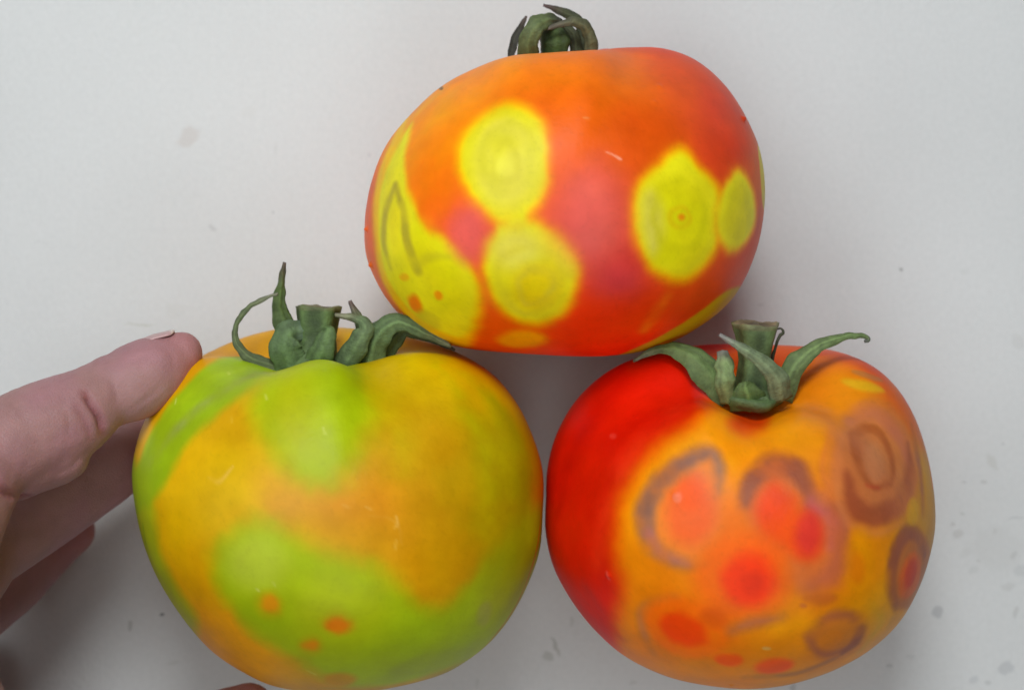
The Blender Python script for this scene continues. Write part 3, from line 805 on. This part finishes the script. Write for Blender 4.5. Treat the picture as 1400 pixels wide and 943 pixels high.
sepal(c, b, [(520, 495, 300), (548, 452, 314), (580, 458, 314), (622, 479, 312)], [26, 26, 16, 4], (62, 76, 48), (60, 60, 44), seed=14)
stalk(c, b, (432, 500, 306), (435, 419, 309), [36, 27, 25, 28, 31], (86, 106, 62), (120, 116, 80), seed=1.2)

# right tomato
c = calyx(right, (1031, 536, 352), (.08, 1, .5), 42, 20, (84, 104, 62)); b = right.base_pt
sepal(c, b, [(1000, 545, 352), (962, 502, 356), (932, 480, 346), (900, 477, 332), (866, 493, 312)], [40, 46, 28, 14, 5], (92, 112, 72), (120, 130, 108), seed=15, cup=.16, face=(0, .5, 1))
sepal(c, b, [(996, 552, 372), (992, 522, 390), (991, 495, 386), (988, 480, 378)], [22, 28, 24, 14], (112, 130, 92), (128, 128, 118), seed=16, cup=.16)
sepal(c, b, [(1068, 548, 376), (1062, 516, 398), (1036, 490, 410), (1008, 472, 410), (983, 457, 408)], [34, 28, 20, 11, 5], (106, 120, 98), (124, 120, 116), seed=17, cup=.14)
sepal(c, b, [(1066, 545, 350), (1086, 500, 356), (1118, 473, 350), (1155, 460, 338), (1180, 459, 328), (1187, 464, 326), (1181, 467, 328)], [38, 30, 20, 12, 8, 6, 4], (98, 116, 78), (96, 96, 88), seed=18, cup=.16, face=(0, .4, 1))
sepal(c, b, [(1052, 500, 322), (1064, 463, 318), (1071, 455, 318), (1068, 449, 319), (1060, 451, 320)], [6, 4, 4, 3, 2], (72, 74, 62), (58, 50, 48), seed=19, thick=3)
sepal(c, b, [(1025, 560, 370), (1022, 540, 382), (1018, 522, 384)], [56, 44, 18], (82, 102, 58), seed=20, cup=.16)
stalk(c, b, (1030, 545, 346), (1034, 442, 360), [34, 24, 21, 24, 31], (94, 114, 70), (128, 112, 84), seed=2.0)

# ------------------------------------------------------------------ the hand
def chain_bm(bm, pts, rs, n=8, seg=24):
    """tapered round limb through the joints, closed by round ends"""
    P = np.array([W(*p) for p in pts]) / U
    d = np.concatenate([P, np.array(rs, float)[:, None]], 1)
    q = catmull(d, n)
    C = q[:, :3]; R = q[:, 3]
    T = np.gradient(C, axis=0); T /= np.linalg.norm(T, axis=1)[:, None]
    # round caps
    cap0 = [(C[0] - T[0] * R[0] * math.sin(a), R[0] * math.cos(a), T[0]) for a in np.linspace(1.5, .2, 7)]
    cap1 = [(C[-1] + T[-1] * R[-1] * math.sin(a), R[-1] * math.cos(a), T[-1]) for a in np.linspace(.2, 1.5, 7)]
    rings = cap0 + [(C[i], R[i], T[i]) for i in range(len(C))] + cap1
    ref = np.array([0.13, 0.21, 0.97])
    prev = None
    for (c, r, t) in rings:
        e1 = np.cross(t, ref); e1 /= np.linalg.norm(e1); e2 = np.cross(t, e1)
        vs = [bm.verts.new((c + r * (math.cos(u) * e1 + math.sin(u) * e2)) * U) for u in np.arange(seg) / seg * 2 * np.pi]
        if prev:
            for k in range(seg):
                bm.faces.new((prev[k], prev[(k + 1) % seg], vs[(k + 1) % seg], vs[k]))
        else:
            bm.faces.new(vs[::-1])
        prev = vs
    bm.faces.new(prev)

bm = bmesh.new()
# index finger: end joint, middle joint, first joint
chain_bm(bm, [(156, 534, 364), (186, 522, 355), (218, 503, 344), (246, 484, 334)], [47, 51, 46, 31])
chain_bm(bm, [(150, 526, 370), (115, 556, 386), (70, 582, 408), (15, 606, 436), (-30, 640, 462)], [40, 54, 62, 62, 62])
chain_bm(bm, [(104, 594, 390), (84, 606, 398), (50, 616, 410), (10, 634, 432)], [34, 50, 54, 52])
chain_bm(bm, [(-30, 640, 462), (-66, 715, 540), (-112, 810, 630), (-170, 930, 720)], [62, 66, 84, 110])
# middle finger
chain_bm(bm, [(174, 606, 168), (146, 626, 188), (95, 658, 222), (25, 704, 280), (-30, 746, 340)], [50, 62, 68, 69, 64])
chain_bm(bm, [(-30, 748, 340), (-76, 825, 440), (-120, 920, 540), (-190, 1020, 660)], [62, 62, 80, 110])
# ring finger
chain_bm(bm, [(100, 726, 86), (62, 752, 98), (12, 794, 130), (-44, 836, 190), (-80, 862, 240)], [33, 42, 50, 54, 54])
chain_bm(bm, [(-80, 862, 240), (-105, 915, 330), (-145, 995, 450), (-210, 1080, 600)], [54, 58, 76, 100])
# little finger
chain_bm(bm, [(-40, 905, 55), (-68, 920, 70), (-104, 945, 110), (-136, 980, 170)], [28, 34, 38, 44])
chain_bm(bm, [(-136, 980, 170), (-170, 1050, 300), (-235, 1130, 500)], [44, 58, 90])
# thumb
chain_bm(bm, [(340, 968, 236), (306, 986, 254), (250, 1020, 300), (180, 1056, 380), (100, 1090, 480), (0, 1115, 590), (-110, 1150, 700), (-240, 1180, 820)],
         [36, 46, 54, 58, 66, 90, 116, 122])
# ball of the thumb and heel of the hand, out of view, bulked out to shade the corner
chain_bm(bm, [(-92, 955, 120), (-78, 1050, 150), (0, 1095, 230), (90, 1094, 330)], [60, 92, 88, 62])
chain_bm(bm, [(130, 1085, 400), (40, 1120, 400), (-60, 1130, 440), (-180, 1090, 560)], [60, 96, 118, 130])
chain_bm(bm, [(-110, 985, 180), (-150, 1010, 300), (-190, 1040, 460)], [66, 90, 110])
chain_bm(bm, [(-60, 1120, 400), (-140, 1060, 330)], [110, 110])
# palm, web, wrist and forearm, out of view, placed and thickened to shade the corner
chain_bm(bm, [(-112, 810, 630), (-130, 900, 680), (-125, 1000, 690), (-20, 1108, 600)], [80, 96, 100, 86])
def UW(x, y, z):      # plain position to layout position
    g = DIST / (DIST - (z - ZREF))
    return (CX + x * g, CY - y * g, z)
chain_bm(bm, [(-170, 960, 720), UW(-690, -455, 850), UW(-690, -500, 1020)], [112, 140, 170])
chain_bm(bm, [(-210, 1080, 600), UW(-720, -480, 760), UW(-710, -520, 960)], [100, 120, 150])
chain_bm(bm, [UW(-690, -505, 1000), UW(-645, -500, 1300), UW(-580, -480, 1700), UW(-500, -445, 2250), UW(-470, -470, 2900)], [170, 200, 262, 310, 330])
hm = bpy.data.meshes.new("hand_rough"); bm.to_mesh(hm); bm.free()
ho = bpy.data.objects.new("hand_rough", hm); COL.objects.link(ho)
md = ho.modifiers.new("remesh", 'REMESH'); md.mode = 'VOXEL'; md.voxel_size = 5.0 * U; md.use_smooth_shade = True
ms = ho.modifiers.new("soften", 'SMOOTH'); ms.iterations = 5; ms.factor = 0.5
dg = bpy.context.evaluated_depsgraph_get(); dg.update()
hand_me = bpy.data.meshes.new_from_object(ho.evaluated_get(dg))
bpy.data.objects.remove(ho)
nvh = len(hand_me.vertices)
HV = np.zeros(nvh * 3); hand_me.vertices.foreach_get("co", HV); HV = HV.reshape(-1, 3) / U
HN = np.zeros(nvh * 3); hand_me.vertices.foreach_get("normal", HN); HN = HN.reshape(-1, 3)
# creases: short curved grooves pressed into the upper side where the joints fold
_g = DIST / (DIST - (HV[:, 2] - ZREF))
HS = np.stack([CX + HV[:, 0] * _g, CY - HV[:, 1] * _g], 1)
HUP = smooth01((HN[:, 2] + .15) / .4) * (HV[:, 2] > 250)
def crease(pts, depth, width):
    p = catmull(np.array(pts, float), 5)
    ww = np.full(len(p), 0.0)
    d = line_sdf(HS, p, ww)
    e = np.minimum(np.linalg.norm(HS - p[0], axis=1), np.linalg.norm(HS - p[-1], axis=1))
    k = np.exp(-(np.maximum(d, 0) / width) ** 2) * HUP * smooth01((e + width) / (4 * width))
    HV[:] -= HN * (k * depth)[:, None]
    return np.exp(-(np.maximum(d, 0) / (width * 1.3)) ** 2) * HUP
red = np.zeros(nvh)
red += crease([(116, 538), (128, 556), (138, 574), (141, 592)], 9, 4.5)
red += .4 * crease([(104, 556), (116, 576), (124, 600)], 2.0, 4)
HUP0 = HUP; HUP = HUP * (HV[:, 2] > 385)
red += crease([(-10, 652), (4, 668), (24, 680), (50, 684)], 8, 5)
HUP = HUP0
for c_ in ([(118, 482), (124, 492), (130, 504)], [(130, 478), (136, 488), (142, 498)], [(143, 475), (147, 484), (150, 492)], [(20, 548), (30, 562), (36, 578)],
           [(60, 522), (68, 536), (72, 550)], [(76, 650), (98, 638), (112, 622)], [(176, 498), (190, 490), (206, 484)], [(180, 556), (200, 545), (222, 526)],
           [(40, 600), (60, 606), (84, 600)], [(150, 520), (158, 534), (160, 552)], [(225, 476), (236, 490), (238, 506)], [(88, 560), (94, 575), (94, 592)]):
    crease(c_, 1.3, 3.2)
lumps = fbm(HV / 38.0, 3); fine = fbm(HV / 9.0 + 11, 2)
HV += HN * (1.6 * lumps + 0.35 * fine)[:, None]
hbase = np.array([-800.0, -500.0, 0])
hand_me.vertices.foreach_set("co", ((HV - hbase) * U).ravel()); hand_me.update()
hc = np.tile(np.array([182., 141, 132]), (nvh, 1))
tipm = np.zeros(nvh)
for t_ in [(255, 480, 332, 45), (190, 636, 172, 45), (110, 738, 84, 60), (345, 980, 240, 50)]:
    tipm = np.maximum(tipm, np.exp(-(np.linalg.norm(HV - W(*t_[:3]) / U, axis=1) / t_[3]) ** 2))
m1 = smooth01(fbm(HV / 55.0 + 23, 3) + .5)
hc = hc + (np.array([190., 140, 146]) - hc) * (0.6 * m1)[:, None]
hc = hc + (np.array([194., 128, 118]) - hc) * (0.55 * tipm)[:, None]
hc = hc + (np.array([160., 92, 92]) - hc) * np.clip(red * .6, 0, .7)[:, None]
spk = smooth01((fbm(HV / 4.0 + 51, 2) - .35) / .3)
hc = hc * (1 - .035 * spk[:, None])
at = hand_me.color_attributes.new("pigment", 'FLOAT_COLOR', 'POINT')
hc = hc * np.array([.88, .84, .865])
c4 = np.ones((nvh, 4), np.float32); c4[:, :3] = s2l(np.clip(hc, 0, 255)); at.data.foreach_set("color", c4.ravel())
hand_me.materials.clear(); hand_me.materials.append(M_SKIN)
hand_me.polygons.foreach_set("use_smooth", [True] * len(hand_me.polygons))
hand_me.name = "hand"
hand = bpy.data.objects.new("hand", hand_me); COL.objects.link(hand)
hand.location = hbase * U
hand["label"] = "bare left hand reaching in from the side with fingertips against the green tomato"
hand["category"] = "hand"

def nail(c0, c1, dors, halfw, rad, lift=0):
    """curved nail plate lying on the back of a fingertip"""
    A = W(*c0) / U; B = W(*c1) / U
    ax = B - A; L = np.linalg.norm(ax); ax /= L
    d = np.array(dors, float); d -= ax * (d @ ax); d /= np.linalg.norm(d)
    s_ = np.cross(ax, d)
    V = []; C = []; F = []
    na, nb = 16, 15
    for side in (0, 1):
        for i in range(na):
            t = i / (na - 1)
            r = np.interp(t, [0, .5, 1], rad)
            hw = halfw * (1 - .12 * (1 - t)) * math.sqrt(max(0.02, 1 - max(0, (t - .82) / .22) ** 2)) * math.sqrt(max(.05, 1 - max(0, (.16 - t) / .18) ** 2))
            for k in range(nb):
                a = (k / (nb - 1) * 2 - 1) * hw
                rr = r + lift - (2.2 if side else 0)
                V.append(A + ax * (t * L) + d * rr * math.cos(a) + s_ * rr * math.sin(a))
                C.append((206, 184, 172) if t > .9 else ((184, 146, 144) if t > .2 else (188, 156, 152)))
    o = na * nb
    for i in range(na - 1):
        for k in range(nb - 1):
            q = (i * nb + k, i * nb + k + 1, (i + 1) * nb + k + 1, (i + 1) * nb + k)
            F.append(q); F.append(tuple(o + j for j in q[::-1]))
    rim = [k for k in range(nb)] + [i * nb + nb - 1 for i in range(1, na)] + [(na - 1) * nb + k for k in range(nb - 2, -1, -1)] + [i * nb for i in range(na - 2, 0, -1)]
    for j in range(len(rim)):
        a, b_ = rim[j], rim[(j + 1) % len(rim)]
        F.append((b_, a, a + o, b_ + o))
    return mesh_obj("fingernail", (np.array(V) - hbase) * U, F, M_NAIL, hand, s2l(np.array(C, float)))
nail((203, 508, 342), (254, 479, 333), (-.45, .85, -0.12), 0.8, [44.5, 41, 32.5], lift=0.0)
nail((285, 997, 262), (354, 964, 230), (.35, -.6, .9), 0.85, [50, 45, 36], lift=1.0)
nail((146, 630, 186), (206, 590, 154), (-.5, .7, -.75), 0.8, [60, 54, 38], lift=0.0)
nail((62, 748, 96), (118, 720, 78), (-.5, .7, -.75), 0.8, [41, 37, 28], lift=1.0)
